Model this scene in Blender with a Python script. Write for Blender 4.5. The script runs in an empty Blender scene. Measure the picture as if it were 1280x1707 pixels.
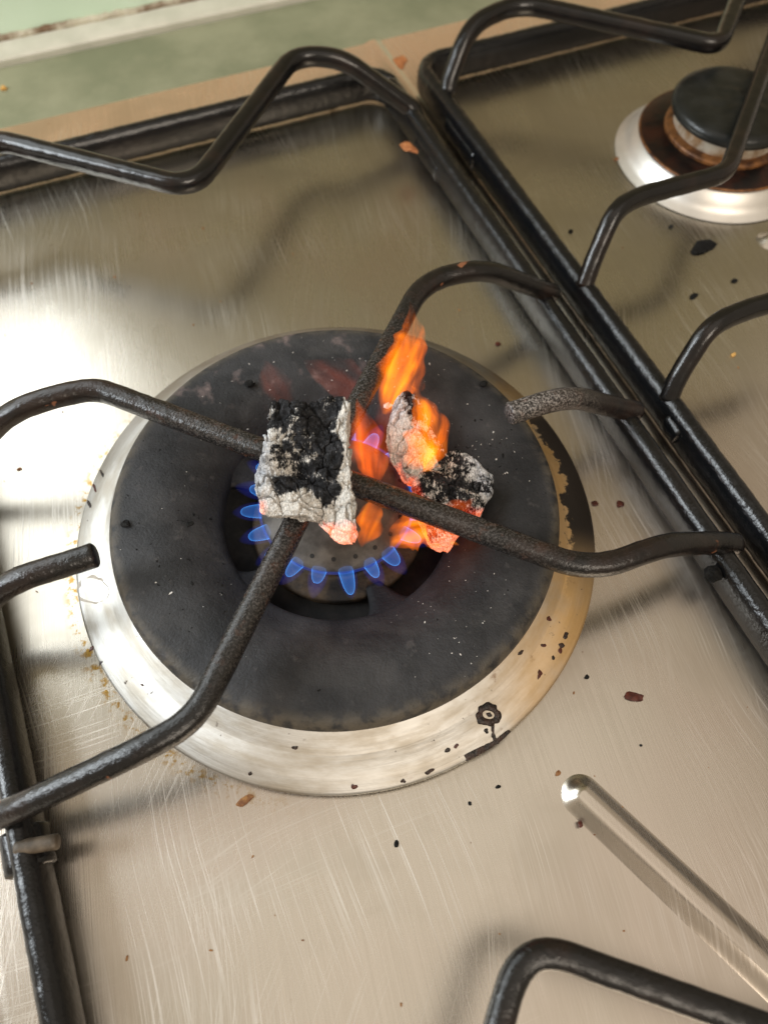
import bpy, bmesh, math, random
import numpy as np
from mathutils import Vector, Matrix, noise as mn

random.seed(7); rng = np.random.default_rng(7)
sc = bpy.context.scene
COL = sc.collection
MM = 0.001

# ------------------------------------------------------------------ camera
CAM = (-0.028395, -0.090886, 0.191303)
YAW, PITCH, ROLL = -0.439742, 0.483294, 0.037064
FPX = 1220.8                                    # focal length in pixels of the 1280 x 1707 photograph
cam_d = bpy.data.cameras.new('camera'); cam = bpy.data.objects.new('camera', cam_d); COL.objects.link(cam)
ROT = Matrix.Rotation(YAW, 3, 'Z') @ Matrix.Rotation(PITCH, 3, 'X') @ Matrix.Rotation(ROLL, 3, 'Z')
cam.matrix_world = Matrix.Translation(CAM) @ ROT.to_4x4()
cam_d.sensor_fit = 'HORIZONTAL'; cam_d.sensor_width = 36.0; cam_d.lens = 36.0 * FPX / 1280.0
cam_d.clip_start = 0.005; cam_d.clip_end = 20.0
cam_d.dof.use_dof = True; cam_d.dof.focus_distance = 0.185; cam_d.dof.aperture_fstop = 15.0
sc.camera = cam

# ------------------------------------------------------------------ light: a kitchen lit by a window at the back left
world = bpy.data.worlds.new('World'); sc.world = world; world.use_nodes = True
bg = world.node_tree.nodes['Background']
bg.inputs['Color'].default_value = (0.86, 0.72, 0.55, 1); bg.inputs['Strength'].default_value = 0.40

def area(name, loc, target, sx, sy, power, color):
    d = bpy.data.lights.new(name, 'AREA'); d.shape = 'RECTANGLE'; d.size = sx; d.size_y = sy
    d.energy = power; d.color = color
    o = bpy.data.objects.new(name, d); COL.objects.link(o); o.location = loc
    o.rotation_euler = (Vector(target) - Vector(loc)).to_track_quat('-Z', 'Y').to_euler()
    return o
area('window_light', (-0.58, 0.23, 0.40), (0, 0, 0.02), 0.32, 0.38, 4.9, (0.88, 0.95, 1.0))     # window's light, shifted left as an added panel clear of the steel's reflection
area('window_glow_panel', (-0.26, 0.272, 0.36), (-0.26, -1.0, 0.36), 0.38, 0.44, 1.35, (0.90, 0.96, 1.0))   # dim panel added for the window's pale reflection in the steel
area('front_fill', (0.05, -1.15, 1.15), (0, 0, 0.0), 0.60, 0.60, 8.5, (1.0, 0.88, 0.74))  # added fill from the front to brighten the lower hob; no known lamp
area('overhead_fill', (0.08, -0.22, 1.30), (0.08, -0.22, 0.0), 1.10, 0.80, 0.95, (1.0, 0.92, 0.84))  # added overhead panel for the bright ceiling's pale reflection in the steel

sc.view_settings.view_transform = 'Standard'; sc.view_settings.look = 'None'
sc.view_settings.gamma = 1.0; sc.view_settings.exposure = 0.36; sc.view_settings.use_curve_mapping = False
sc.cycles.use_denoising = True
sc.cycles.max_bounces = 5; sc.cycles.transparent_max_bounces = 24; sc.cycles.volume_bounces = 0
sc.cycles.volume_step_rate = 1.0; sc.cycles.sample_clamp_indirect = 4.0

# ------------------------------------------------------------------ helpers
def at(x, y, z=0.0):
    """point at height z (mm) that a pixel of the photograph looks at (mm)"""
    d = ROT @ Vector(((x - 640) / FPX, -(y - 853.5) / FPX, -1.0))
    o = Vector(CAM) * 1000.0
    return o + d * ((z - o.z) / d.z)

def mesh_obj(name, verts, faces, mat=None, parent=None, smooth=True):
    me = bpy.data.meshes.new(name)
    me.from_pydata([(v[0] * MM, v[1] * MM, v[2] * MM) for v in verts], [], faces)
    me.polygons.foreach_set('use_smooth', [smooth] * len(me.polygons)); me.update()
    o = bpy.data.objects.new(name, me); COL.objects.link(o)
    if mat: me.materials.append(mat)
    if parent: o.parent = parent
    return o

def tag(o, label, cat, group=None):
    o['label'] = label; o['category'] = cat
    if group: o['group'] = group
    return o

def thing(name, label, cat, group=None):
    o = bpy.data.objects.new(name, None); COL.objects.link(o); o.empty_display_size = 0.01
    return tag(o, label, cat, group)

def recalc(o):
    bm = bmesh.new(); bm.from_mesh(o.data); bmesh.ops.recalc_face_normals(bm, faces=bm.faces)
    bm.to_mesh(o.data); bm.free(); return o

def lathe(name, prof, mat, parent=None, c=(0, 0), n=128, closed=False, rfun=None):
    V, F = [], []
    m = len(prof)
    for i in range(n):
        a = 2 * math.pi * i / n
        for k, (r, z) in enumerate(prof):
            rr, zz = rfun(k, r, z, a) if rfun else (r, z)
            V.append((c[0] + rr * math.cos(a), c[1] + rr * math.sin(a), zz))
    for i in range(n):
        j = (i + 1) % n
        for k in range(m - 1 + (1 if closed else 0)):
            k2 = (k + 1) % m
            F.append((i * m + k, j * m + k, j * m + k2, i * m + k2))
    o = mesh_obj(name, V, F, mat, parent)
    bm = bmesh.new(); bm.from_mesh(o.data); bmesh.ops.remove_doubles(bm, verts=bm.verts, dist=1e-6)
    bmesh.ops.recalc_face_normals(bm, faces=bm.faces); bm.to_mesh(o.data); bm.free()
    return o

def subdivide_profile(p, k=4):
    """Catmull-Rom through the profile points"""
    out = []
    for i in range(len(p) - 1):
        p0 = p[max(i - 1, 0)]; p1 = p[i]; p2 = p[i + 1]; p3 = p[min(i + 2, len(p) - 1)]
        for s in range(k):
            t = s / k
            out.append(tuple(0.5 * (2 * b + (c - a) * t + (2 * a - 5 * b + 4 * c - d) * t * t + (3 * b - a - 3 * c + d) * t ** 3)
                             for a, b, c, d in zip(p0, p1, p2, p3)))
    out.append(tuple(p[-1])); return out

def fillet(path, radii, step=1.2):
    """polyline with rounded corners, resampled"""
    P = [Vector(p) for p in path]; pts = [P[0]]
    for i in range(1, len(P) - 1):
        a = (P[i - 1] - P[i]); b = (P[i + 1] - P[i]); la, lb = a.length, b.length
        d = min(radii[i - 1] if isinstance(radii, (list, tuple)) else radii, la * 0.48, lb * 0.48)
        s, e = P[i] + a / la * d, P[i] + b / lb * d
        for k in range(9):
            t = k / 8; pts.append(s * (1 - t) ** 2 + P[i] * 2 * t * (1 - t) + e * t * t)
    pts.append(P[-1]); out = [pts[0]]
    for p in pts[1:]:
        n = max(1, int((p - out[-1]).length / step)); q = out[-1].copy()
        if (p - q).length < 1e-4: continue
        for k in range(1, n + 1): out.append(q.lerp(p, k / n))
    return out

def wire(name, path, r, mat, parent=None, radii=8, sides=20, bumps=0.10, cap=True, flat=1.0, tall=1.0):
    """a bent iron rod with a slightly uneven skin and worn ends"""
    pts = fillet(path, radii); V, F = [], []
    up = Vector((0, 0, 1)); n = len(pts)
    def ring(p, t, rad):
        x = t.cross(up); x = x.normalized() if x.length > 1e-3 else Vector((1, 0, 0)); y = x.cross(t).normalized()
        for s in range(sides):
            a = 2 * math.pi * s / sides; ca, sa = math.cos(a), math.sin(a)
            k = (abs(ca) ** 2.5 + abs(sa) ** 2.5) ** (-1 / 2.5)
            q = x * (ca * k * flat) + y * (sa * k * tall)
            w = p + q * rad
            d = mn.fractal(w * 0.35, 1.0, 2.0, 3) * bumps + mn.noise(w * 1.3) * bumps * 0.5
            V.append(w + q * d)
    T = [(pts[min(i + 1, n - 1)] - pts[max(i - 1, 0)]).normalized() for i in range(n)]
    if cap: ring(pts[0], T[0], r * 0.82)
    first = pts[0] + T[0] * 0.5
    for i, p in enumerate(pts):
        q = p
        if i == 0: q = p + T[0] * 0.45
        if i == n - 1: q = p - T[-1] * 0.45
        ring(q, T[i], r)
    if cap: ring(pts[-1], T[-1], r * 0.82)
    m = len(V) // sides
    for i in range(m - 1):
        for s in range(sides):
            s2 = (s + 1) % sides
            F.append((i * sides + s, i * sides + s2, (i + 1) * sides + s2, (i + 1) * sides + s))
    F.append(tuple(range(sides - 1, -1, -1))); F.append(tuple((m - 1) * sides + s for s in range(sides)))
    return recalc(mesh_obj(name, V, F, mat, parent))

# --- node helpers
class X:
    """a node output that can be written as an expression"""
    def __init__(s, nt, sock): s.nt, s.s = nt, sock
    def _m(s, op, *a):
        n = s.nt.nodes.new('ShaderNodeMath'); n.operation = op
        for i, v in enumerate((s,) + a):
            if isinstance(v, X): s.nt.links.new(v.s, n.inputs[i])
            else: n.inputs[i].default_value = v
        return X(s.nt, n.outputs[0])
    def __add__(s, o): return s._m('ADD', o)
    def __mul__(s, o): return s._m('MULTIPLY', o)
    def __sub__(s, o): return s._m('SUBTRACT', o)
    def __truediv__(s, o): return s._m('DIVIDE', o)
    def __pow__(s, o): return s._m('POWER', o)
    __radd__ = __add__; __rmul__ = __mul__
    def __rsub__(s, o): return (s * -1.0) + o
    def clamp(s):
        r = s._m('ADD', 0.0); r.s.node.use_clamp = True; return r
    def mx(s, o): return s._m('MAXIMUM', o)
    def mn(s, o): return s._m('MINIMUM', o)
    def abs(s): return s._m('ABSOLUTE')
    def ramp(s, a, b, lo=0.0, hi=1.0, smooth=True):
        n = s.nt.nodes.new('ShaderNodeMapRange'); n.interpolation_type = 'SMOOTHSTEP' if smooth else 'LINEAR'
        s.nt.links.new(s.s, n.inputs[0])
        for i, v in zip((1, 2, 3, 4), (a, b, lo, hi)): n.inputs[i].default_value = v
        return X(s.nt, n.outputs[0])

class M:
    def __init__(s, name):
        s.m = bpy.data.materials.new(name); s.m.use_nodes = True; s.nt = s.m.node_tree
        s.b = s.nt.nodes['Principled BSDF']; s.out = s.nt.nodes['Material Output']
        s.tc = s.nt.nodes.new('ShaderNodeTexCoord'); s.P = s.tc.outputs['Object']
    def node(s, t): return s.nt.nodes.new(t)
    def link(s, a, b): s.nt.links.new(a.s if isinstance(a, X) else a, b)
    def vec(s, scale=(1, 1, 1), rot=0.0, src=None, loc=(0, 0, 0)):
        n = s.node('ShaderNodeMapping'); s.link(src or s.P, n.inputs[0])
        n.inputs['Scale'].default_value = scale; n.inputs['Rotation'].default_value = (0, 0, rot); n.inputs['Location'].default_value = loc
        return n.outputs[0]
    def rotvec(s, scale, rot, src=None, loc=(0, 0, 0)):   # rotate first, then scale
        return s.vec(scale, 0, s.vec((1, 1, 1), rot, src), loc)
    def noise(s, scale, detail=4, rough=0.55, vec=None, dist=0.0):
        n = s.node('ShaderNodeTexNoise'); s.link(vec or s.P, n.inputs['Vector'])
        n.inputs['Scale'].default_value = scale; n.inputs['Detail'].default_value = detail
        n.inputs['Roughness'].default_value = rough; n.inputs['Distortion'].default_value = dist
        s.last = n; return X(s.nt, n.outputs[0])
    def voro(s, scale, feature='F1', vec=None, rand=1.0):
        n = s.node('ShaderNodeTexVoronoi'); s.link(vec or s.P, n.inputs['Vector']); n.feature = feature
        n.inputs['Scale'].default_value = scale; n.inputs['Randomness'].default_value = rand
        return X(s.nt, n.outputs['Distance'])
    def xyz(s, src=None):
        n = s.node('ShaderNodeSeparateXYZ'); s.link(src or s.P, n.inputs[0]); return [X(s.nt, o) for o in n.outputs]
    def attr(s, name):
        n = s.node('ShaderNodeAttribute'); n.attribute_name = name; return X(s.nt, n.outputs['Fac'])
    def mix(s, f, a, b):
        n = s.node('ShaderNodeMix'); n.data_type = 'RGBA'
        s.link(f, n.inputs[0])
        for i, v in ((6, a), (7, b)):
            if isinstance(v, tuple): n.inputs[i].default_value = (*v, 1) if len(v) == 3 else v
            else: s.link(v, n.inputs[i])
        return n.outputs[2]
    def set(s, name, v):
        i = s.b.inputs[name]
        if isinstance(v, X): s.link(v, i)
        elif isinstance(v, bpy.types.NodeSocket): s.link(v, i)
        else: i.default_value = (*v, 1) if isinstance(v, tuple) and len(v) == 3 else v
    def bump(s, h, strength=0.5, dist=0.0005):
        n = s.node('ShaderNodeBump'); n.inputs['Strength'].default_value = strength; n.inputs['Distance'].default_value = dist
        s.link(h, n.inputs['Height'])
        if getattr(s, 'prev', None): s.link(s.prev, n.inputs['Normal'])
        s.prev = n.outputs[0]; s.link(s.prev, s.b.inputs['Normal'])

# ------------------------------------------------------------------ materials
def mat_hob():
    m = M('brushed_steel_sheet')
    warp = m.node('ShaderNodeVectorMath'); warp.operation = 'MULTIPLY_ADD'
    nz = m.node('ShaderNodeTexNoise'); m.link(m.P, nz.inputs['Vector']); nz.inputs['Scale'].default_value = 14; nz.inputs['Detail'].default_value = 1
    m.link(nz.outputs['Color'], warp.inputs[0]); warp.inputs[1].default_value = (0.012, 0.012, 0); m.link(m.P, warp.inputs[2])
    W = warp.outputs[0]
    fine = m.noise(1.0, 3, 0.6, m.rotvec((3200, 22, 1), 0.16))          # factory grain
    layers = []
    for rot, sx, sy, th, reg, off in ((0.20, 2900, 12, .58, 20, 0), (0.40, 2600, 18, .60, 18, 3), (0.02, 2900, 15, .60, 20, 7),
                                      (1.62, 2500, 15, .615, 22, 11), (1.40, 2400, 20, .625, 22, 17), (0.75, 2300, 24, .63, 24, 23)):
        s = m.noise(1.0, 2, 0.5, m.rotvec((sx, sy, 1), rot, W, (off, off * 1.7, 0))).ramp(th - .07, th + .10)
        k = m.noise(reg, 2, 0.5, m.vec((1, 1, 1), 0, None, (off, -off, 0))).ramp(.46, .66)
        if off > 10: k = k * m.xyz()[0].ramp(.030, -.020) * m.xyz()[1].ramp(.09, -.02) * .45
        layers.append(s * k)
    scr = layers[0]
    for l in layers[1:]: scr = scr.mx(l)
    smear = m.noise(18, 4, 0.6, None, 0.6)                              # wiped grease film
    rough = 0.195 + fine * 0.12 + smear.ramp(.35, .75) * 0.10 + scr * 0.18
    m.set('Roughness', rough)
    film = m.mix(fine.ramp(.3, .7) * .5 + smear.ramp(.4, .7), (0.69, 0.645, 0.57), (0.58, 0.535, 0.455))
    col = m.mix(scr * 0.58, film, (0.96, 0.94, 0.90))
    col = m.mix(m.noise(8, 3, .5, m.vec((1, 1, 1), 0, None, (.13, .4, 0)), .8).ramp(.42, .66) * .5, col, (0.66, 0.555, 0.49))  # pinkish patches painted into the colour in place of soft reflections
    spots = m.noise(150, 3, 0.6).ramp(.70, .78) * m.noise(22, 2).ramp(.52, .62)
    col = m.mix(spots * 0.45, col, (0.30, 0.21, 0.12))
    x, y, z = m.xyz()
    d = ((x * x) + (y * y)) ** 0.5                                      # burnt-on yellow crust at the foot of the skirt
    crust = (d.ramp(.0730, .0750) * d.ramp(.0795, .0755)) * m.noise(420, 3, .7).ramp(.50, .62) * (x.ramp(-.03, -.065))
    col = m.mix(crust, col, (0.42, 0.25, 0.06))
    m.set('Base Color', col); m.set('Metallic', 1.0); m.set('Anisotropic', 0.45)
    tn = m.node('ShaderNodeTangent'); tn.direction_type = 'UV_MAP'; m.link(tn.outputs[0], m.b.inputs['Tangent'])
    m.bump(fine, 0.10, 0.0002)
    return m.m

def mat_skirt():
    m = M('turned_aluminium')
    x, y, z = m.xyz(); d = ((x * x) + (y * y)) ** 0.5
    ux_, uy_ = x / d, y / d
    cb = m.node('ShaderNodeCombineXYZ'); m.link(d * 1600.0, cb.inputs[0]); m.link(ux_ * 3.0, cb.inputs[1]); m.link(uy_ * 3.0, cb.inputs[2])
    grain = m.noise(1.0, 3, .6, cb.outputs[0])
    cb2 = m.node('ShaderNodeCombineXYZ'); m.link(d * 260.0, cb2.inputs[0]); m.link(ux_ * 5.0, cb2.inputs[1]); m.link(uy_ * 5.0, cb2.inputs[2])
    tone = m.noise(1.0, 4, .6, cb2.outputs[0])
    col = m.mix(tone.ramp(.35, .7), (0.55, 0.54, 0.515), (0.42, 0.385, 0.33))
    right = (x - y * 0.35).ramp(.030, .066)                             # heat-tinted towards the gap between the grates
    col = m.mix(right * m.noise(45, 4).ramp(.25, .62) * 0.7, col, (0.72, 0.44, 0.14))
    brown = m.noise(120, 5, .65).ramp(.60, .72) * (x + 0.02).ramp(-.01, .05)
    col = m.mix(brown * 0.8, col, (0.16, 0.075, 0.03))
    specks = m.noise(420, 3, .6).ramp(.68, .74) * m.noise(60, 2).ramp(.45, .6)
    col = m.mix(specks, col, (0.05, 0.03, 0.02))
    deg = y._m('ARCTAN2', x) * 57.2958
    soot = (d.ramp(.0615, .0735) * 0.75 + (m.noise(85, 5, .68) - 0.5) * 1.7 + (m.noise(400, 3, .6) - .5) * .6).ramp(.17, .30) * deg.ramp(-48.0, -24.0) * deg.ramp(22.0, 6.0)
    col = m.mix(soot, col, (0.018, 0.013, 0.010))
    m.set('Base Color', col); m.set('Metallic', (1.0 - (soot.mx(specks)) * 0.9))
    m.set('Roughness', 0.43 + grain * 0.12 + tone * 0.08 + soot * 0.15)
    m.set('Anisotropic', 0.55); tn = m.node('ShaderNodeTangent'); tn.direction_type = 'RADIAL'; tn.axis = 'Z'; m.link(tn.outputs[0], m.b.inputs['Tangent'])
    m.bump(grain + soot * 1.5, 0.15, 0.0003); m.bump(m.noise(700, 3), 0.10, 0.0003)
    return m.m

def mat_plate():
    m = M('matt_black_enamel')
    pores = m.noise(1500, 3, .6); big = m.noise(70, 5, .6); mid = m.noise(260, 4, .6)
    col = m.mix(big.ramp(.35, .7), (0.011, 0.0115, 0.0135), (0.032, 0.032, 0.035))
    col = m.mix(mid.ramp(.60, .74) * 0.3, col, (0.11, 0.10, 0.098))
    haze = m.noise(38, 5, .6, m.vec((1, 1, 1), 0, None, (.4, .8, .1)), .5).ramp(.48, .68)
    col = m.mix(haze * .35, col, (0.080, 0.077, 0.077))
    x, y, z = m.xyz(); d = ((x * x) + (y * y)) ** 0.5
    col = m.mix(d.ramp(.056, .0605) * m.noise(300, 4).ramp(.3, .6) * 0.55, col, (0.15, 0.125, 0.09))    # worn rim
    pink = m.noise(110, 4, .6, m.vec((1, 1, 1), 0, None, (.3, .1, 0))).ramp(.55, .75) * y.ramp(.03, .045)
    col = m.mix(pink * 0.5, col, (0.30, 0.22, 0.21))
    dust = m.voro(900).ramp(.10, .04) * m.noise(60, 3).ramp(.55, .7)
    col = m.mix(dust * 0.18, col, (0.45, 0.43, 0.40))
    m.set('Base Color', col); m.set('Roughness', 0.50 + mid * 0.22); m.set('Specular IOR Level', 0.42)
    m.bump(pores, 0.55, 0.00035); m.bump(mid, 0.30, 0.0008)
    return m.m

def mat_iron(name, ash=True, ashk=1.0, base=(0.018, 0.016, 0.015), rough=.30, bump=.5, brown=0.5):
    m = M(name)
    mid = m.noise(420, 4, .6); big = m.noise(70, 4, .6); fine = m.noise(1600, 3, .6)
    col = m.mix(big.ramp(.45, .7) * brown, base, (0.034, 0.018, 0.013))
    r = rough + mid * 0.16
    if ash:
        x, y, z = m.xyz(); d = ((x * x) + (y * y)) ** 0.5
        near = d.ramp(.084 if ashk > 1 else .078, .060 if ashk > 1 else .030)
        flake = m.noise(1700, 4, .7, None, .3).ramp(.44, .64) * near
        col = m.mix(near * .10, col, (0.050, 0.045, 0.042))
        col = m.mix(flake * min(1.0, 0.40 * ashk), col, (0.17 * ashk ** .6, 0.155 * ashk ** .6, 0.145 * ashk ** .6))
        rust = m.noise(320, 4, .6, m.vec((1, 1, 1), 0, None, (.7, .2, .1))).ramp(.56, .68) * near
        col = m.mix(rust * .25, col, (0.14, 0.055, 0.030)); r = r + flake * 0.05
        chip = m.noise(120, 3, .6, m.vec((1, 1, 1), 0, None, (.2, .5, .3))).ramp(.69, .73)
        col = m.mix(chip * .8, col, (0.30, 0.12, 0.06))
    m.set('Base Color', col); m.set('Roughness', r); m.set('Specular IOR Level', 0.5)
    m.bump(mid, bump * .7, 0.0006); m.bump(fine, bump * .5, 0.0003)
    return m.m

def mat_simple(name, c1, c2, scale=80, rough=.5, metal=0.0, bump=.2, bscale=400, spec=.5):
    m = M(name)
    n = m.noise(scale, 5, .6)
    m.set('Base Color', m.mix(n.ramp(.35, .68), c1, c2)); m.set('Roughness', rough + m.noise(scale * 2.3, 3) * .15); m.set('Metallic', metal)
    m.set('Specular IOR Level', spec); m.bump(m.noise(bscale, 4), bump, 0.0006)
    return m.m

def mat_coal():
    m = M('ashed_charcoal')
    ash = m.attr('ash'); glow = m.attr('glow'); tone = m.attr('tone')
    nz = m.node('ShaderNodeTexNoise'); m.link(m.P, nz.inputs['Vector']); nz.inputs['Scale'].default_value = 420; nz.inputs['Detail'].default_value = 3
    w = m.node('ShaderNodeVectorMath'); w.operation = 'MULTIPLY_ADD'; m.link(nz.outputs['Color'], w.inputs[0]); w.inputs[1].default_value = (.0016, .0016, .0016); m.link(m.P, w.inputs[2])
    Wp = m.rotvec((1.0, .55, 1.0), 0.36, w.outputs[0])
    grain = m.noise(1100, 5, .72); mid = m.noise(330, 5, .65); wood = m.noise(1.0, 4, .65, m.rotvec((2600, 420, 1200), 0.36, w.outputs[0]))
    cell = m.voro(1500, 'DISTANCE_TO_EDGE', Wp); pit = cell.ramp(.0, .14)
    f = (ash - .05 + (grain - .5) * 0.8 + (mid - .5) * 1.1 + (wood - .5) * .9).ramp(.38, .62)
    dark = m.mix((grain * .5 + mid * .5).ramp(.42, .66), (0.006, 0.006, 0.007), (0.055, 0.055, 0.060))
    light = m.mix((wood * .6 + mid * .4).ramp(.30, .58), (0.34, 0.30, 0.25), (0.76, 0.72, 0.665))
    light = m.mix(tone, light, m.mix(mid.ramp(.35, .65), (0.34, 0.36, 0.40), (0.72, 0.74, 0.78)))
    col = m.mix(f * (0.66 + pit * 0.34), dark, light)
    m.set('Base Color', col); m.set('Roughness', 0.70 + f * .25); m.set('Specular IOR Level', 0.22)
    g = (glow + (grain - .5) * .6 + (mid - .5) * .9 + (wood - .5) * .5).ramp(.36, 1.05)
    em = m.mix(g, (1.0, 0.016, 0.004), (1.0, 0.15, 0.02))
    m.set('Emission Color', em); m.set('Emission Strength', g * .95 * (0.35 + pit * .65))
    m.bump(wood * 1.0 + pit * .30 + grain * .30 + mid * .8, 0.65, 0.0009)
    return m.m

def mat_flame(name, colour, core, strength, dens, soft=1.3, warp=.5, nscale=1.6):
    """glowing gas: emission that fades to nothing at the flame's skin; object space is a unit teardrop"""
    m = M(name); m.nt.nodes.remove(m.b)
    nz = m.node('ShaderNodeTexNoise'); m.link(m.P, nz.inputs['Vector']); nz.inputs['Scale'].default_value = nscale; nz.inputs['Detail'].default_value = 2
    w = m.node('ShaderNodeVectorMath'); w.operation = 'MULTIPLY_ADD'; m.link(nz.outputs['Color'], w.inputs[0])
    w.inputs[1].default_value = (warp, warp, warp * .5); m.link(m.P, w.inputs[2])
    x, y, z = m.xyz(w.outputs[0]); x = x - warp * .5; y = y - warp * .5; z = z - warp * .25
    t = ((z + 1.0) * .5).clamp()
    R = ((t ** 0.55) * ((1.0 - t) ** 0.75) * 1.70).mx(0.02)
    r = ((x * x) + (y * y)) / (R * R)
    e = (1.0 - r).clamp() ** soft
    e = e * t.ramp(0.0, .12) * t.ramp(1.0, .70)
    pv = m.node('ShaderNodeVolumePrincipled'); pv.inputs['Color'].default_value = (0, 0, 0, 1)
    pv.inputs['Absorption Color'].default_value = (0, 0, 0, 1)
    m.link(e * dens, pv.inputs['Density'])
    m.link(m.mix(e, colour, core), pv.inputs['Emission Color']); m.link(e * strength, pv.inputs['Emission Strength'])
    m.link(pv.outputs[0], m.out.inputs['Volume'])
    return m.m

def mat_glow(name, colour, strength):
    m = M(name); m.nt.nodes.remove(m.b)
    e = m.node('ShaderNodeEmission'); e.inputs[0].default_value = (*colour, 1); e.inputs[1].default_value = strength
    m.link(e.outputs[0], m.out.inputs['Volume']); return m.m

HOB = mat_hob(); SKIRT = mat_skirt(); PLATE = mat_plate()
IRON = mat_iron('scaled_iron_wire', base=(0.006, 0.0055, 0.0055), rough=.16, bump=.7); RAIL = mat_iron('greasy_black_enamel', ash=False, base=(0.005, 0.0055, 0.0065), rough=.12, bump=.55, brown=.10)
IRON_ASH = mat_iron('ash_coated_iron', ashk=2.6, base=(0.012, 0.010, 0.010), rough=.25, bump=.8)
IRON2 = mat_iron('black_enamel_wire', ash=False, base=(0.006, 0.0055, 0.0055), rough=.14, bump=.25, brown=.35)
COAL = mat_coal()
CROWN = mat_simple('dull_cast_aluminium', (0.055, 0.048, 0.042), (0.14, 0.125, 0.11), 110, .55, .45, .25)
CUP = mat_simple('sooty_cast_cup', (0.005, 0.004, 0.004), (0.075, 0.05, 0.028), 90, .55, .4, .5, 500)
DARK = mat_simple('black_soot', (0.006, 0.006, 0.006), (0.018, 0.016, 0.014), 200, .7, 0, .3)
BURNT = mat_simple('burnt_brown_enamel', (0.004, 0.003, 0.003), (0.028, 0.008, 0.004), 95, .26, 0, .35, 300, .35)
CAPM = mat_simple('black_enamel_cap', (0.008, 0.010, 0.010), (0.018, 0.020, 0.020), 120, .24, 0, .2, 500, .45)
BRASS = mat_simple('greasy_golden_rim', (0.26, 0.11, 0.035), (0.05, 0.018, 0.008), 220, .35, .3, .3)
CREAM = mat_simple('stained_pale_metal', (0.62, 0.57, 0.48), (0.28, 0.15, 0.06), 130, .4, .4, .2)
CRUST = mat_simple('burnt_residue_black', (0.006, 0.005, 0.005), (0.040, 0.016, 0.009), 500, .28, 0, .6, 1500)
CRUMB_BROWN = mat_simple('brown_crumb', (0.16, 0.06, 0.02), (0.40, 0.20, 0.06), 600, .55, 0, .5, 1200)
CRUMB_RED = mat_simple('dark_red_residue', (0.045, 0.008, 0.005), (0.10, 0.02, 0.01), 600, .3, 0, .4, 1200)
CRUMB_BLACK = mat_simple('black_crumb', (0.004, 0.004, 0.004), (0.015, 0.015, 0.015), 600, .7, 0, .6, 1500, .2)
CRUMB_GOLD = mat_simple('golden_crumb', (0.55, 0.28, 0.06), (0.70, 0.45, 0.14), 600, .5, 0, .5, 1200)
ASH = mat_simple('white_ash', (0.55, 0.53, 0.50), (0.75, 0.73, 0.70), 900, .9, 0, .3, 2000)
MINT = mat_simple('mint_painted_wall', (0.66, 0.84, 0.68), (0.70, 0.87, 0.72), 30, .5, 0, .12, 200)
PEACH = mat_simple('peach_painted_wall', (0.94, 0.70, 0.49), (0.96, 0.74, 0.54), 12, .6, 0, .12, 200)
SAGE = mat_simple('sage_worktop', (0.19, 0.21, 0.13), (0.29, 0.30, 0.20), 22, .5, 0, .12, 300)
PALE = mat_simple('pale_worktop', (0.60, 0.56, 0.50), (0.66, 0.62, 0.56), 40, .5, 0, .12, 300)
OLIVE = mat_simple('olive_beige_wall', (0.27, 0.255, 0.165), (0.31, 0.29, 0.19), 12, .6, 0, .12, 200)
TRIM = mat_simple('grey_worktop_strip', (0.56, 0.55, 0.47), (0.66, 0.64, 0.56), 60, .5, 0, .2, 300)
CAULK = mat_simple('dirty_sealant', (0.62, 0.58, 0.46), (0.16, 0.09, 0.045), 70, .6, 0, .5, 260)
RUST = mat_simple('rust_patch', (0.30, 0.10, 0.03), (0.50, 0.20, 0.07), 500, .7, 0, .5, 900)

# ------------------------------------------------------------------ the hob sheet
hob = thing('gas_hob', 'brushed stainless steel hob sheet carrying the burners and both wire grates', 'hob')
x0, x1, y0, y1, st = -118.0, 300.0, -160.0, 219.0, 1.0
xs = np.arange(x0, x1 + .1, st); ys = np.arange(y0, y1 + .1, st)
XX, YY = np.meshgrid(xs, ys)
ZZ = np.zeros_like(XX)
def rib(a, b, half, h):
    global ZZ
    a = np.array(a, float); b = np.array(b, float); d = b - a; L = np.hypot(*d); d /= L
    px, py = XX - a[0], YY - a[1]; t = np.clip(px * d[0] + py * d[1], 0, L)
    q = np.hypot(px - t * d[0], py - t * d[1]) / half
    ZZ = np.maximum(ZZ, h * np.clip(1 - q ** 2.2, 0, 1) ** 0.75)
rib((103.0, -170), (103.0, 275), 3.4, 1.1)
ZZ = np.where(XX < -108.5, ZZ - ((-108.5 - XX) / 9.5) ** 2 * 9.0, ZZ)
ZZ += 0.10 * np.sin(XX / 47.0) * np.cos(YY / 61.0)
ny, nx = XX.shape
me = bpy.data.meshes.new('steel_sheet')
V = np.stack([XX, YY, ZZ], -1).reshape(-1, 3) * MM
idx = np.arange(nx * ny).reshape(ny, nx)
Q = np.stack([idx[:-1, :-1], idx[:-1, 1:], idx[1:, 1:], idx[1:, :-1]], -1).reshape(-1, 4)
me.vertices.add(len(V)); me.vertices.foreach_set('co', V.ravel())
me.loops.add(Q.size); me.loops.foreach_set('vertex_index', Q.ravel())
me.polygons.add(len(Q)); me.polygons.foreach_set('loop_start', np.arange(0, Q.size, 4))
me.polygons.foreach_set('use_smooth', np.ones(len(Q), bool)); me.update(calc_edges=True)
uv = me.uv_layers.new(name='UVMap'); ca, sa = math.cos(.16), math.sin(.16)
u = (V[:, 0] * ca - V[:, 1] * sa) * 2; v = (V[:, 0] * sa + V[:, 1] * ca) * 2
uv.data.foreach_set('uv', np.stack([u[Q.ravel()], v[Q.ravel()]], -1).ravel().astype(np.float32))
me.materials.append(HOB)
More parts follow.
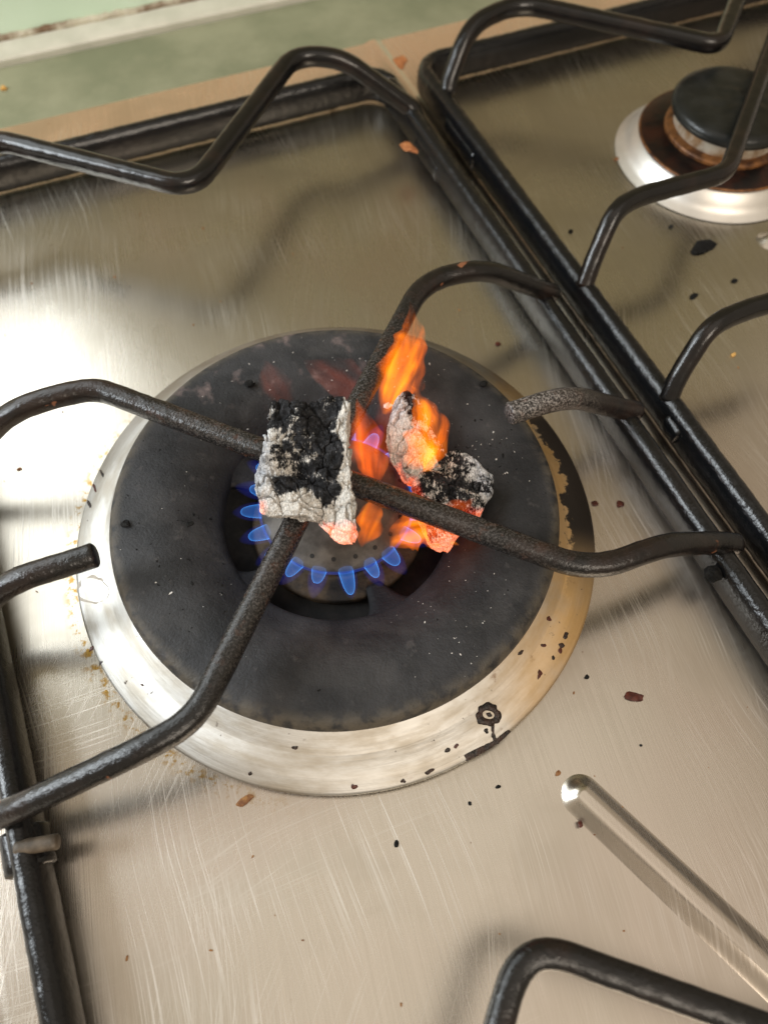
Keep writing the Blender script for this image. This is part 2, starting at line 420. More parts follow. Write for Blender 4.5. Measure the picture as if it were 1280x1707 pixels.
so = bpy.data.objects.new('steel_sheet', me); COL.objects.link(so); so.parent = hob

def pressed_rib(a, b, half, h, parent):
    """a long rounded rib pressed up out of the sheet"""
    a = Vector((*a, 0)); b = Vector((*b, 0)); d = (b - a).normalized(); nrm = Vector((-d.y, d.x, 0)); V, F = [], []; n = 40; K = 26; L = []
    for k in range(n + 1): t = math.pi * k / n; L.append((b, nrm * math.cos(t) + d * math.sin(t)))
    for k in range(n + 1): t = math.pi * k / n; L.append((a, -nrm * math.cos(t) - d * math.sin(t)))
    m_ = len(L)
    for r in range(K + 1):
        q = 1 - r / K; e = max(0.0, (q - .12) / .88); z = h * (.5 + .5 * math.cos(math.pi * e)) - .16
        for c, o in L: V.append(c + o * half * q + Vector((0, 0, z)))
    for r in range(K):
        for i in range(m_): F.append((r * m_ + i, r * m_ + (i + 1) % m_, (r + 1) * m_ + (i + 1) % m_, (r + 1) * m_ + i))
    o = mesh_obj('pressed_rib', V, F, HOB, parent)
    bm = bmesh.new(); bm.from_mesh(o.data); bmesh.ops.remove_doubles(bm, verts=bm.verts, dist=1e-6); bmesh.ops.recalc_face_normals(bm, faces=bm.faces); bm.to_mesh(o.data); bm.free()
    l = o.data.uv_layers.new(name='UVMap'); vi = [lp.vertex_index for lp in o.data.loops]
    l.data.foreach_set('uv', [c for i in vi for c in (o.data.vertices[i].co.x * 2, o.data.vertices[i].co.y * 2)])
    return o
pressed_rib((28.0, -91.5), (28.0 + 22.4 * 2.2, -91.5 - 55.1 * 2.2), 6.0, 2.7, hob)
pressed_rib((191, 49), (233, -7), 5.4, 2.5, hob)

def box(name, a, b, mat, parent=None, bev=0.0):
    V = [(x, y, z) for x in (a[0], b[0]) for y in (a[1], b[1]) for z in (a[2], b[2])]
    F = [(0, 1, 3, 2), (4, 6, 7, 5), (0, 4, 5, 1), (2, 3, 7, 6), (0, 2, 6, 4), (1, 5, 7, 3)]
    o = recalc(mesh_obj(name, V, F, mat, parent, smooth=False))
    if bev:
        bm = bmesh.new(); bm.from_mesh(o.data); bmesh.ops.bevel(bm, geom=bm.edges[:], offset=bev * MM, segments=3, affect='EDGES', profile=.5)
        bm.to_mesh(o.data); bm.free()
    return o

# wall and worktop strip behind the hob
w = box('worktop', (-420, 219.8, -9), (520, 261.5, -0.6), SAGE, None, 1.0); w['kind'] = 'structure'
w = box('worktop_upstand', (-420, 261.7, -9), (520, 276, 2.2), TRIM, None, 1.0); w['kind'] = 'structure'
w = box('side_worktop', (-420, -160, -9), (-118.5, 219, -4), PALE, None, 1.0); w['kind'] = 'structure'
wall = box('wall', (-700, 276.5, -6), (700, 300, 24.0), MINT); wall['kind'] = 'structure'
wall3 = box('wall_border', (-700, 277.2, 24.2), (700, 300, 62), PEACH); wall3['kind'] = 'structure'
wall2 = box('upper_wall', (-700, 278.0, 62.2), (700, 300, 1100), OLIVE); wall2['kind'] = 'structure'
pts = [Vector((x, 276.2 + 0.6 * mn.noise(Vector((x * .13, 0, 0))), 2.6 + 0.4 * mn.noise(Vector((x * .2, 5, 0))))) for x in np.arange(-300, 400, 4.0)]
tag(wire('sealant_bead', pts, 1.6, CAULK, None, radii=1, sides=10, bumps=.5), 'dirty yellowed sealant bead along the foot of the mint wall', 'sealant')

# ------------------------------------------------------------------ the big burner
burner = thing('large_gas_burner', 'large lit burner with wide matt black ring and silver skirt', 'burner')
lathe('burner_skirt', subdivide_profile([(50, 14.6), (57, 11.3), (63.0, 8.3), (64.6, 7.5), (65.4, 7.2), (69, 5.9), (72.0, 4.4), (73.2, 3.7), (73.4, 3.1), (72.8, 2.7), (69, 4.0)], 4), SKIRT, burner, n=220)
prof = subdivide_profile([(52, 11.6), (57.5, 11.8), (60, 13.0), (60.6, 15.2), (59.9, 17.3), (57.8, 18.5), (52, 18.9), (46.5, 18.7), (42, 17.6), (38, 15.8), (34.5, 13.6), (32.4, 12.0), (31.6, 10.5), (31.6, 8.6), (33, 8.4), (40, 11.5)], 4)
TABS = [math.radians(a) for a in (-86, -158, -14, 58, 130)]
ring_pl = lathe('flame_ring', prof, PLATE, burner, n=240)
def tab(name, a0, parent):
    """a tongue of the ring that slopes down into the burner well"""
    V, F = [], []
    n, m = 12, 10
    for top in (0, 1):
        for i in range(n + 1):
            s = i / n; r = 33.5 - 11.0 * s; z = 12.6 - 5.2 * s ** 0.8 - top * 1.6
            hw = math.radians(10.5) * (1 - .45 * s) + .10 * (1 - s) ** 6
            for k in range(m + 1):
                t = k / m * 2 - 1; a = a0 + hw * t
                V.append((r * math.cos(a), r * math.sin(a), z - abs(t) ** 4 * 1.6))
    S = (n + 1) * (m + 1)
    for i in range(n):
        for k in range(m):
            q = (i * (m + 1) + k, i * (m + 1) + k + 1, (i + 1) * (m + 1) + k + 1, (i + 1) * (m + 1) + k)
            F.append(q); F.append(tuple(S + v for v in reversed(q)))
    for k in range(m): F.append((n * (m + 1) + k, n * (m + 1) + k + 1, S + n * (m + 1) + k + 1, S + n * (m + 1) + k))
    for i in range(n):
        for k in (0, m): F.append((i * (m + 1) + k, (i + 1) * (m + 1) + k, S + (i + 1) * (m + 1) + k, S + i * (m + 1) + k))
    return recalc(mesh_obj(name, V, F, PLATE, parent))
for a in TABS: tab('ring_tongue', a, ring_pl)
lathe('burner_cup', subdivide_profile([(0, 1.6), (22, 1.6), (23.5, 2.2), (24.4, 4.0), (23.8, 5.0), (22.0, 5.6), (19.5, 6.0), (17.6, 6.8), (16.8, 12), (16.6, 14.5), (0, 15)], 3), CUP, burner, n=96)
lathe('well_floor', [(0, 0.9), (49, 0.9), (49, 9.0)], DARK, burner, n=96)
PORTS = 20
def crown_r(k, r, z, a): return r, z
crown = lathe('burner_crown', subdivide_profile([(0, 20.3), (9, 20.4), (14.5, 20.2), (16.6, 19.7), (19.3, 17.6), (20.3, 16.5), (20.4, 15.6), (19.5, 14.8), (15, 14.6), (0, 14.6)], 4), CROWN, burner, n=120)

# blue jets: their angles follow the jets one can see in the photograph
vis = [at(x, y, 15.5) for x, y in ((473, 957), (528, 971), (580, 971), (632, 956), (672, 930))]
A0 = sum(math.degrees(math.atan2(p.y, p.x)) - k * 18 for k, p in enumerate(vis)) / 5
def disc(name, c, nrm, r, h, mat, parent, n=14):
    nrm = Vector(nrm).normalized(); x = nrm.orthogonal().normalized(); y = nrm.cross(x); V = []
    for k in (0, 1):
        for i in range(n):
            a = 2 * math.pi * i / n; V.append(Vector(c) + nrm * h * k + (x * math.cos(a) + y * math.sin(a)) * r)
    F = [tuple(range(n)), tuple(range(2 * n - 1, n - 1, -1))] + [(i, (i + 1) % n, n + (i + 1) % n, n + i) for i in range(n)]
    return recalc(mesh_obj(name, V, F, mat, parent, smooth=False))
for k in range(PORTS):
    a = math.radians(A0 + 9 + 18 * k); c, s = math.cos(a), math.sin(a)
    disc('port', (17.9 * c, 17.9 * s, 18.55), (c * .6, s * .6, .8), 0.62, 0.25, DARK, crown)
JET = mat_glow('blue_cone_gas', (0.07, 0.36, 1.0), 3000.0)
HALO = mat_glow('violet_halo_gas', (0.05, 0.08, 1.0), 13.0)
flames = thing('gas_flame', 'ring of small blue gas jets around the burner crown', 'flame')
def unit_tear(name, n=20, m=16, k=1.0):
    V, F = [], []
    for i in range(m + 1):
        t = i / m
        R = 1.0 * (max(t, 0) ** .55) * ((1 - t) ** .75) * 1.70 * 1.12 * k + .01
        for j in range(n):
            a = 2 * math.pi * j / n; V.append((R * math.cos(a), R * math.sin(a), 2.1 * t - 1.05))
    for i in range(m):
        for j in range(n): F.append((i * n + j, i * n + (j + 1) % n, (i + 1) * n + (j + 1) % n, (i + 1) * n + j))
    F.append(tuple(range(n - 1, -1, -1))); F.append(tuple(m * n + j for j in range(n)))
    me = bpy.data.meshes.new(name); me.from_pydata(V, [], F); me.update(); return me
TEAR = unit_tear('tear')
def cone_mesh(L, w, th):
    """thin hollow cone of burning gas, open at the port"""
    prof = []
    n = 14
    for i in range(n + 1):
        t = i / n; prof.append((w * (1 - .30 * t) * (1 - t ** 4.5) ** .5 if t < 1 else 0.0, L * t))
    for i in range(n, -1, -1):
        t = i / n; prof.append(((w - th) * (1 - .30 * t) * (1 - t ** 4.5) ** .5 if t < 1 else 0.0, (L - th * 1.3) * t))
    V, F = [], []; sd = 18; m = len(prof)
    for j in range(sd):
        a = 2 * math.pi * j / sd
        for r, z in prof: V.append((r * math.cos(a) * MM, r * math.sin(a) * MM, z * MM))
    for j in range(sd):
        j2 = (j + 1) % sd
        for k in range(m): F.append((j * m + k, j2 * m + k, j2 * m + (k + 1) % m, j * m + (k + 1) % m))
    me = bpy.data.meshes.new('flame_jet'); me.from_pydata(V, [], F); me.update()
    bm = bmesh.new(); bm.from_mesh(me); bmesh.ops.remove_doubles(bm, verts=bm.verts, dist=2e-6); bmesh.ops.recalc_face_normals(bm, faces=bm.faces); bm.to_mesh(me); bm.free()
    return me
JM = [cone_mesh((5.6, 4.9, 6.4)[i], 1.85 + .08 * i, 0.022) for i in range(3)]
for jm in JM: jm.materials.append(JET)
BAND = mat_glow('blue_band_gas', (0.06, 0.16, 1.0), 130.0)
tor = [(20.75 + .5 * math.cos(2 * math.pi * k / 10), 16.0 + .5 * math.sin(2 * math.pi * k / 10)) for k in range(10)]
lathe('flame_band', tor, BAND, flames, n=96, closed=True)
HM = TEAR.copy(); HM.name = 'outer_flame'; HM.materials.append(HALO)
for k in range(PORTS):
    a = math.radians(A0 + 18 * k + random.uniform(-2, 2)); b_ = a + random.uniform(-.12, .12); d = Vector((math.cos(b_), math.sin(b_), 0.10 + random.uniform(-.12, .14))).normalized()
    j = bpy.data.objects.new('flame_jet', JM[k % 3]); COL.objects.link(j); j.parent = flames
    j.location = Vector((19.9 * math.cos(a), 19.9 * math.sin(a), 15.9)) * MM; j.rotation_euler = d.to_track_quat('Z', 'Y').to_euler(); j.scale = (random.uniform(.95, 1.2), random.uniform(.95, 1.2), random.uniform(.8, 1.15))
    h = bpy.data.objects.new('outer_flame', HM); COL.objects.link(h); h.parent = flames
    h.location = (Vector((19.2 * math.cos(a), 19.2 * math.sin(a), 15.6)) + d * 3.4) * MM; h.rotation_euler = d.to_track_quat('Z', 'Y').to_euler()
    h.scale = (3.3 * MM, 3.3 * MM, 5.4 * MM)

# ------------------------------------------------------------------ burnt residue on the skirt
def skirt_z(r):
    P_ = [(57, 11.3), (63.0, 8.3), (64.6, 7.5), (65.4, 7.2), (69, 5.9), (72.0, 4.4), (73.2, 3.7), (74.5, 3.0)]
    return float(np.interp(r, [p[0] for p in P_], [p[1] for p in P_]))
def on_skirt(x, y):
    z = 5.0
    for _ in range(8):
        p = at(x, y, z); z = .5 * z + .5 * skirt_z(math.hypot(p.x, p.y))
    return at(x, y, z)
def stain(outline, mat, parent, name='burnt_residue', lift=.22, holes=0, surf=on_skirt):
    """a thin crust with an irregular edge that follows the surface"""
    n = 72; pts = [Vector((*p, 0)) for p in outline]; m = len(pts); c = sum(pts, Vector()) / m; V, F = [], []
    L = [pts[(int(i / n * m) + 0) % m].lerp(pts[(int(i / n * m) + 1) % m], (i / n * m) % 1) for i in range(n)]
    for i in range(n):
        L[i] = L[i] + (L[i] - c).normalized() * mn.noise(L[i] * .16) * 2.6
    for s in (1.0, .86, .5, .15):
        for q in L:
            w_ = c.lerp(q, s); p = surf(w_.x, w_.y); p = Vector(p); p.z += (lift if s < .95 else .03) * (1 + .4 * mn.noise(p * 1.2)); V.append(p)
    for r in range(3):
        for i in range(n): F.append((r * n + i, r * n + (i + 1) % n, (r + 1) * n + (i + 1) % n, (r + 1) * n + i))
    F.append(tuple(3 * n + i for i in range(n)))
    return recalc(mesh_obj(name, V, F, mat, parent))
def blob(cx, cy, rx, ry, k=10, rot=0, jit=.25):
    return [(cx + (rx * math.cos(t) * math.cos(rot) - ry * math.sin(t) * math.sin(rot)) * (q := 1 + random.uniform(-jit, jit)),
             cy + (rx * math.cos(t) * math.sin(rot) + ry * math.sin(t) * math.cos(rot)) * q) for t in [2 * math.pi * i / k for i in range(k)]]
sk = [o for o in burner.children if o.name.startswith('burner_skirt')][0]
def annulus_stain(cx, cy, ro, ri, mat=CRUST, lift=.3):
    n, V, F = 72, [], []
    for s in (0, .12, .88, 1):
        for i in range(n):
            a = 2 * math.pi * i / n; R_ = ro * (1 + .05 * math.cos(8 * a + .6) + .07 * math.sin(3 * a) + .16 * mn.noise(Vector((2.2 * math.cos(a), 2.2 * math.sin(a), 3)))); r_ = ri * (1 + .16 * math.sin(2 * a + 1))
            rr = r_ + (R_ - r_) * s; p = Vector(on_skirt(cx + rr * math.cos(a), cy + rr * .93 * math.sin(a))); p.z += .04 if s in (0, 1) else .04 + lift; V.append(p)
    for r in range(3):
        for i in range(n): F.append((r * n + i, r * n + (i + 1) % n, (r + 1) * n + (i + 1) % n, (r + 1) * n + i))
    return recalc(mesh_obj('burnt_residue' if mat is CRUST else 'dried_drop_ring', V, F, mat, sk))
annulus_stain(814, 1192, 21, 8.5)
annulus_stain(155, 984, 25.0, 24.0, mat_simple('dried_drop', (.34, .30, .25), (.42, .38, .32), 300), .02)
stain(blob(815, 1192, 6, 4.5), CRUST, sk)
stain([(818, 1208), (824, 1208), (824, 1222), (829, 1236), (823, 1240), (819, 1225)], CRUST, sk)
stain(blob(811, 1219, 4, 6), CRUST, sk)
stain([(774, 1259), (796, 1248), (818, 1238), (834, 1228), (848, 1216), (852, 1220), (838, 1234), (820, 1247), (795, 1261), (776, 1270)], CRUST, sk)
for (cx, cy, rx, ry, rot) in ((716, 1286, 9, 3, -.4), (899, 1124, 3, 9, .1), (922, 1097, 3, 4, 0), (936, 1076, 5, 4, 0), (944, 1060, 4, 6, 0), (934, 1086, 3, 5, .3), (915, 1031, 4, 4, 0),
                              (590, 1312, 5, 4, 0), (492, 1247, 5, 3, 0), (746, 1250, 5, 3, -.5), (761, 1244, 5, 3, -.6), (672, 1303, 4, 4, 0), (418, 1290, 4, 3, 0), (868, 1088, 5, 2.5, -.7),
                              (905, 1076, 4, 3, 0), (152, 1082, 2, 6, .5), (168, 1106, 2, 5, .6), (148, 840, 2, 9, -.35), (158, 815, 2, 8, -.4), (170, 790, 2, 7, -.5), (236, 1142, 3, 2, 0)):
    stain(blob(cx, cy, rx, ry, 9, rot), CRUST if random.random() < .7 else CRUMB_RED, sk)

# ------------------------------------------------------------------ grates
G1 = thing('wire_pan_grate', 'blackened wire pan grate standing over the lit burner', 'grate', 'wire pan grates on the hob')
def rounded_rect(xa, ya, xb, yb, r, z):
    P_ = []
    for cx, cy, a0 in ((xb - r, yb - r, 0), (xa + r, yb - r, 90), (xa + r, ya + r, 180), (xb - r, ya + r, 270)):
        for k in range(7):
            a = math.radians(a0 + 15 * k); P_.append((cx + r * math.cos(a), cy + r * math.sin(a), z))
    return P_
def loop_wire(name, P_, r, mat, parent, bumps):
    P2 = P_ + [P_[0]]; o = wire(name, P2, r, mat, parent, radii=.6, cap=False, bumps=bumps, tall=1.85); return o
ZR, ZS = 7.4, 30.0
loop_wire('grate_frame', rounded_rect(-95.5, -178, 91.5, 181, 9, ZR), 3.5, RAIL, G1, .10)
def P3(x, y, z): p = at(x, y, z); return (p.x, p.y, z)
RW = 2.95
# the rod crossing from the right rail to the left rail, and the two that butt against it
wire('support_rod', [(96.5, -52, 11.5), (90, -50.5, 15), (67, -49, ZS), (47, -48.5, ZS), (-49, 50.5, ZS), (-58, 52, ZS), (-71, 53, ZS - 1), (-98, 53, 12)], RW, IRON, G1, radii=[6, 9, 12, 14, 5, 9, 4])
wire('support_rod', [(96.0, 47.5, 11.5), (90, 48.3, 15), (68, 51, ZS), (49, 52.5, ZS), (0.2, 5.2, ZS)], RW, IRON, G1, radii=[6, 10, 13])
wire('support_rod', [(-101, -43.5, 13), (-92, -45, 19), (-62, -46.5, ZS), (-50, -45, ZS), (-5.2, -0.2, ZS)], RW, IRON, G1, radii=[6, 12, 14])
wire('support_stub', [(95.5, -3.6, 11.5), (89, -2.4, 15), (68, -0.6, ZS), (50.2, 0.0, ZS)], RW, IRON_ASH, G1, radii=[6, 9])
wire('support_stub', [(-100, 3.5, 13), (-93, 3.5, 19), (-82, 3.4, ZS - 1), (-60.5, 1.8, ZS)], RW, IRON, G1, radii=[6, 9])
wire('support_rod', [(92, 149, 9.6), (92, 153, 12), (68, 166, ZS), (52, 173, ZS), (-2.4, 117.5, ZS), (-57, 166, ZS), (-72, 160, ZS), (-95, 150, 11)], RW + .3, IRON2, G1, radii=[4, 12, 14, 10, 14, 12])
wire('support_rod', [(92, -150, 11), (66, -160, ZS), (50, -157, ZS), (-4.5, -109.5, ZS), (-57, -160, ZS), (-72, -158, ZS), (-95, -150, 11)], RW - .2, IRON, G1, radii=[12, 14, 9, 14, 12])
foot = wire('grate_foot', [(-96, -47.0, ZR), (-96, -56.5, ZR)], 5.2, RAIL, G1, radii=1, bumps=.3)
wire('foot_pin', [(-96.5, -51.5, 12.5), (-87.5, -53.8, 12.5)], 1.7, mat_simple('brown_rubber', (.06, .045, .03), (.13, .10, .07), 300, .5), foot, radii=1, bumps=.05)
foot2 = wire('grate_foot', [(92.5, -53, 5.6), (92.5, -60, 4.4)], 3.0, DARK, G1, radii=1, bumps=.9)
wire('grate_foot', [(91.5, 140, ZR - 1.2), (91.5, 121, ZR - 1.2)], 4.4, RAIL, G1, radii=1, bumps=.2)

G2 = thing('wire_pan_grate', 'black enamelled wire pan grate over the small unlit burner', 'grate', 'wire pan grates on the hob')
loop_wire('grate_frame', rounded_rect(107.3, -178, 300, 181, 10, ZR), 3.5, RAIL, G2, .10)
wire('support_rod', [(109.5, 157, 11), (111, 160, 14), (122, 168, ZS - 1), (146, 174, ZS), (203.5, 119.5, ZS), (260, 172, ZS), (298, 155, 11)], RW + .3, IRON2, G2, radii=[4, 9, 14, 7, 12])
wire('support_rod', [(106.8, 46.5, 11), (110, 50, 17), (119, 57.5, ZS), (130, 60.0, ZS), (163, 58.5, ZS), (172, 66.5, ZS), (217, 107.5, ZS), (262, 148, ZS)], RW, IRON2, G2, radii=[4, 8, 8, 9, 7, 5])
wire('support_rod', [(106.8, -3.5, 11), (109.5, -0.5, 17), (118.5, 5.0, ZS), (131, 6.3, ZS), (165, 4.0, ZS)], RW, IRON2, G2, radii=[4, 8, 10])
wire('grate_foot', [(107.3, 146, ZR - 1.2), (107.3, 122, ZR - 1.2)], 4.6, RAIL, G2, radii=1, bumps=.25)
wire('grate_foot', [(106.6, -8, ZR), (106.6, -15, ZR)], 4.0, RAIL, G2, radii=1, bumps=.5)

# ------------------------------------------------------------------ the small burner
B2 = thing('small_gas_burner', 'small unlit burner with black cap and burnt brown disc', 'burner')
C2 = (199, 97)
SK2 = mat_simple('pale_polished_skirt', (0.86, 0.84, 0.80), (0.76, 0.73, 0.68), 40, .36, .85, .05)
lathe('burner_skirt', subdivide_profile([(24, 9.0), (30, 8.4), (33.0, 5.8), (35.2, 2.6), (37.4, 1.0), (38.6, .3)], 4), SK2, B2, C2, n=128)
lathe('burner_disc', subdivide_profile([(14, 11.6), (22, 11.2), (28, 10.2), (31.0, 9.3), (31.6, 8.8), (31.2, 8.2), (26, 8.6)], 4), BURNT, B2, C2, n=128)
lathe('disc_rim', subdivide_profile([(31.2, 9.3), (31.6, 9.2), (31.9, 8.8), (31.7, 8.4)], 3), BRASS, B2, C2, n=128)
lathe('burner_collar', subdivide_profile([(22.8, 11.0), (22.6, 12.4), (20.8, 13.2), (19.8, 13.4)], 4), BRASS, B2, C2, n=128)
lathe('burner_crown', subdivide_profile([(19.9, 12.8), (19.9, 17.0), (19.2, 18.6), (10, 18.8)], 4), CREAM, B2, C2, n=128)
def cap_r(k, r, z, a): return r, z + (.35 * mn.noise(Vector((r * math.cos(a) * .25, r * math.sin(a) * .25, 0))) if r < 12 else 0)
cap2 = lathe('burner_cap', subdivide_profile([(12, 18.7), (21.5, 18.9), (22.9, 19.6), (23.2, 21.2), (22.2, 22.8), (19.5, 23.6), (12, 23.9), (6, 24.1), (0, 24.2)], 4), CAPM, B2, C2, n=128, rfun=cap_r)

# ------------------------------------------------------------------ charcoal
def lump(name, outline, ztop, zbot, bottom_scale, ashf, glowf, label, seed, amp=.55, bshift=(0, 0), tonef=None, N=320, MR=100, crack=1.15):
    """a broken piece of charcoal: outline (mm) as seen from above, rough top, sloping sides, ash and glow as attributes"""
    o_ = [Vector((*p, 0)) for p in outline]; m = len(o_); per = [(o_[i] - o_[(i + 1) % m]).length for i in range(m)]; tot = sum(per)
    L = []
    for i in range(N):
        d = i / N * tot; k = 0
        while d > per[k]: d -= per[k]; k += 1
        L.append(o_[k].lerp(o_[(k + 1) % m], d / per[k]))
    for _ in range(3): L = [(L[i - 1] + L[i] * 2 + L[(i + 1) % N]) / 4 for i in range(N)]
    c = sum(L, Vector()) / N; sv = Vector((seed * 3.7, seed * 1.3, seed))
    V, A, G, T = [], [], [], []
    rings = [(i / MR * .96, 0.0) for i in range(1, MR + 1)] + [(.985, .05), (1.0, .13)] + [(1.0, .13 + .77 * k / 24) for k in range(1, 25)] + [(.96, .97), (.85, 1.0), (.4, 1.0)]
    for s, t in rings:
        for q in L:
            sc_ = 1 + (bottom_scale - 1) * t
            p = c + (q - c) * s * sc_; p.x += bshift[0] * t; p.y += bshift[1] * t
            zt = ztop(q.x if s > .9 else p.x, q.y if s > .9 else p.y)
            zb = zbot(p.x, p.y) if callable(zbot) else zbot
            p.z = zt + (zb - zt) * t
            w_ = p + sv
            n1 = mn.fractal(w_ * .16, 1.0, 2.0, 4); n2 = mn.fractal(w_ * .7, .8, 2.1, 4)
            wv = w_ + Vector((mn.noise(w_ * .5), mn.noise(w_ * .5 + Vector((9, 0, 0))), 0)) * 1.2; dd = mn.voronoi(Vector((wv.x * .24, wv.y * .17, wv.z * .2)))[0]; e = dd[1] - dd[0]
            dd2 = mn.voronoi(w_ * Vector((.9, .5, .7)) * 1.5)[0]; e2 = dd2[1] - dd2[0]
            out = (q - c).normalized() * (1 if s > .97 else 0) * (1 if t < .95 else 0) + Vector((0, 0, 1)) * (1 - t * 1.2 if s <= .985 else .3 * (1 - t))
            disp = amp * (n1 * 1.2 + n2 * .28) - crack * amp * 1.25 * max(0, 1 - e / .09) - crack * amp * .14 * max(0, 1 - e2 / .16)
            if t < .93: p = p + out * disp
            V.append(p); nn = mn.fractal(w_ * .22, 1.0, 2.0, 4)
            A.append(min(1, max(0, ashf(p.x, p.y, p.z, s, t) + nn * .32))); G.append(min(1, max(0, glowf(p.x, p.y, p.z, s, t)))); T.append(tonef(p.x, p.y, s, t) if tonef else 0.0)
    V.append(Vector((c.x, c.y, ztop(c.x, c.y)))); A.append(A[0]); G.append(G[0]); T.append(T[0])
    V.append(Vector((c.x + bshift[0], c.y + bshift[1], zbot(c.x, c.y) if callable(zbot) else zbot))); A.append(.5); G.append(G[-2]); T.append(0)
    K = len(rings); F = [(len(V) - 2, i, (i + 1) % N) for i in range(N)]
    for k in range(K - 1):
        for i in range(N): F.append((k * N + i, (k + 1) * N + i, (k + 1) * N + (i + 1) % N, k * N + (i + 1) % N))
    F += [(len(V) - 1, (K - 1) * N + (i + 1) % N, (K - 1) * N + i) for i in range(N)]
    o = recalc(mesh_obj(name, V, F, COAL))
    for an, vals in (('ash', A), ('glow', G), ('tone', T)):
        at_ = o.data.attributes.new(an, 'FLOAT', 'POINT'); at_.data.foreach_set('value', vals)
    return tag(o, label, 'charcoal', 'burning lumps of charcoal')

ss = lambda a, b, x: (lambda t: t * t * (3 - 2 * t))(min(1, max(0, (x - a) / (b - a))))
# big block, lying on the crossing of the rods. Local axes: u along its width, v along its length (+v towards the back)
ZT1 = lambda y: 48.5 - 9.0 * (y - 657) / 250.0
out1 = [tuple(at(x, y, ZT1(y))[:2]) for x, y in ((449, 661), (466, 658), (482, 665), (515, 664), (540, 658), (565, 656), (577, 658), (583, 680), (581, 720), (585, 770), (588, 820), (594, 866), (597, 893), (590, 905), (572, 905), (556, 900), (543, 882), (523, 866), (505, 862), (490, 864), (462, 856), (445, 858), (430, 850), (424, 822), (420, 800), (421, 778), (430, 760), (437, 746), (439, 728), (447, 712), (443, 690))]
ux = Vector((.93, -.36)); vy = Vector((.36, .93)); c1 = Vector((-6.0, -3.5))
def uv1(x, y): d = Vector((x, y)) - c1; return d.dot(ux), d.dot(vy)
def top1(x, y):
    u, v = uv1(x, y)
    step = 1.3 * ss(-2.5, -.2, v + .35 * u + 2.2 * math.sin(u * .35)) - 1.5 * math.exp(-((v + .28 * u + 2.4 + 1.2 * math.sin(u * .45)) / 1.3) ** 2) * ss(9, -3, u)
    pit = -1.3 * math.exp(-((u - 3) ** 2 + (v - 1) ** 2) / 18) - .9 * math.exp(-((u - 5) ** 2 + (v + 7) ** 2) / 14)
    return 43.6 + .215 * (v + 2) + 1.4 * step + 1.3 * pit + 1.0 * ss(5, 10, u) + 1.2 * math.sin(u * .5) * math.cos(v * .28) - .004 * v * v - 1.6 * ss(-8, -14, u)
def ash1(x, y, z, s, t):
    u, v = uv1(x, y)
    if t > .05: return .97
    edge = 6.4 + .8 * math.sin(v * .5)
    dark = ss(edge + 1.2, edge - .8, u) * ss(-9.0, -4.5, v + .15 * u + 1.5 * math.sin(u * .6)) * ss(-13.5, -6.5, u - .16 * v + (3.0 if v > 9 else 0))
    return 1.0 - .84 * dark + .16 * math.exp(-((u + 6) ** 2 + (v - 5) ** 2) / 34) * dark * 2 + .22 * math.exp(-((v + 2.2 + .28 * u) / 1.4) ** 2) * ss(4, -6, u)
def glow1(x, y, z, s, t):
    u, v = uv1(x, y)
    return max(1.0 * ss(-10.5, -16.0, v + .20 * (u - 8) - 1.5 * t) * ss(-4, 4, u), .9 * ss(-3.5, -8.5, v - .4 * (u + 12) - 2 * t) * ss(-9.0, -13.0, u), .62 * t * ss(3, 9, u) * ss(-4, -14, v))
lump('charcoal_lump', out1, top1, 33.2, .86, ash1, glow1, 'big squarish charcoal block with white ash edges on the crossing rods', 1, .95, (1.2, 1.2),
     lambda x, y, s, t: (ss(-8, -12, uv1(x, y)[0]) * ss(-12, 0, uv1(x, y)[1])) * .9)
# leaning shard
out2 = [tuple(at(x, y, 30)[:2]) for x, y in ((672, 648), (682, 642), (694, 654), (713, 682), (735, 722), (752, 748), (742, 770), (712, 772), (690, 778), (668, 775), (654, 752), (642, 722), (645, 695), (655, 668))]
def top2(x, y): return 29 + .25 * (y - 5) * .5 - 1.6 * abs((x - 25) * .25)
lump('charcoal_lump', out2, top2, lambda x, y: 18.7 if y > -2 else 18.9, .72, lambda x, y, z, s, t: .95 - .45 * ss(24, 28, x) * (1 - t) + .1 * t,
     lambda x, y, z, s, t: .80 * ss(3.5, -3.5, y) * ss(30, 20, x) + .25 * ss(24, 31, x), 'pointed ashy charcoal shard standing behind the broken chunk, half wrapped in flame', 5, .7, (0, 1.0),
     lambda x, y, s, t: .7 * ss(8, 14, y), N=220, MR=60)
# broken chunk behind the rod
out3 = [tuple(at(x, y, 26)[:2]) for x, y in ((684, 812), (690, 796), (712, 772), (738, 756), (762, 748), (790, 752), (808, 768), (828, 790), (824, 812), (814, 830), (804, 852), (780, 862), (764, 880), (750, 905), (716, 896), (694, 850))]
def top3(x, y): return 26 - .10 * (x - 28) + 1.4 * math.sin(x * .45 + y * .3) - 2.2 * ss(37, 41, x) - 2.0 * ss(-17, -24, y)
lump('charcoal_lump', out3, top3, lambda x, y: 15.2 if math.hypot(x, y) < 38 else 18.0, .86, lambda x, y, z, s, t: .58 + .55 * t - .30 * math.exp(-((x - 27) ** 2 + (y + 11) ** 2) / 40) + .25 * ss(33, 40, x) * ss(-14, -8, y) * .4,
     lambda x, y, z, s, t: max(.95 * ss(-15.5, -22, y + .25 * (x - 25)) * ss(38, 33, x), .75 * ss(23, 18, x), .25 * ss(36, 26, x)), 'broken dark charcoal chunk with glowing base behind the speckled rod', 9, .75, (.3, -.6),
     lambda x, y, s, t: .8 * ss(31, 37, x), N=240, MR=70)
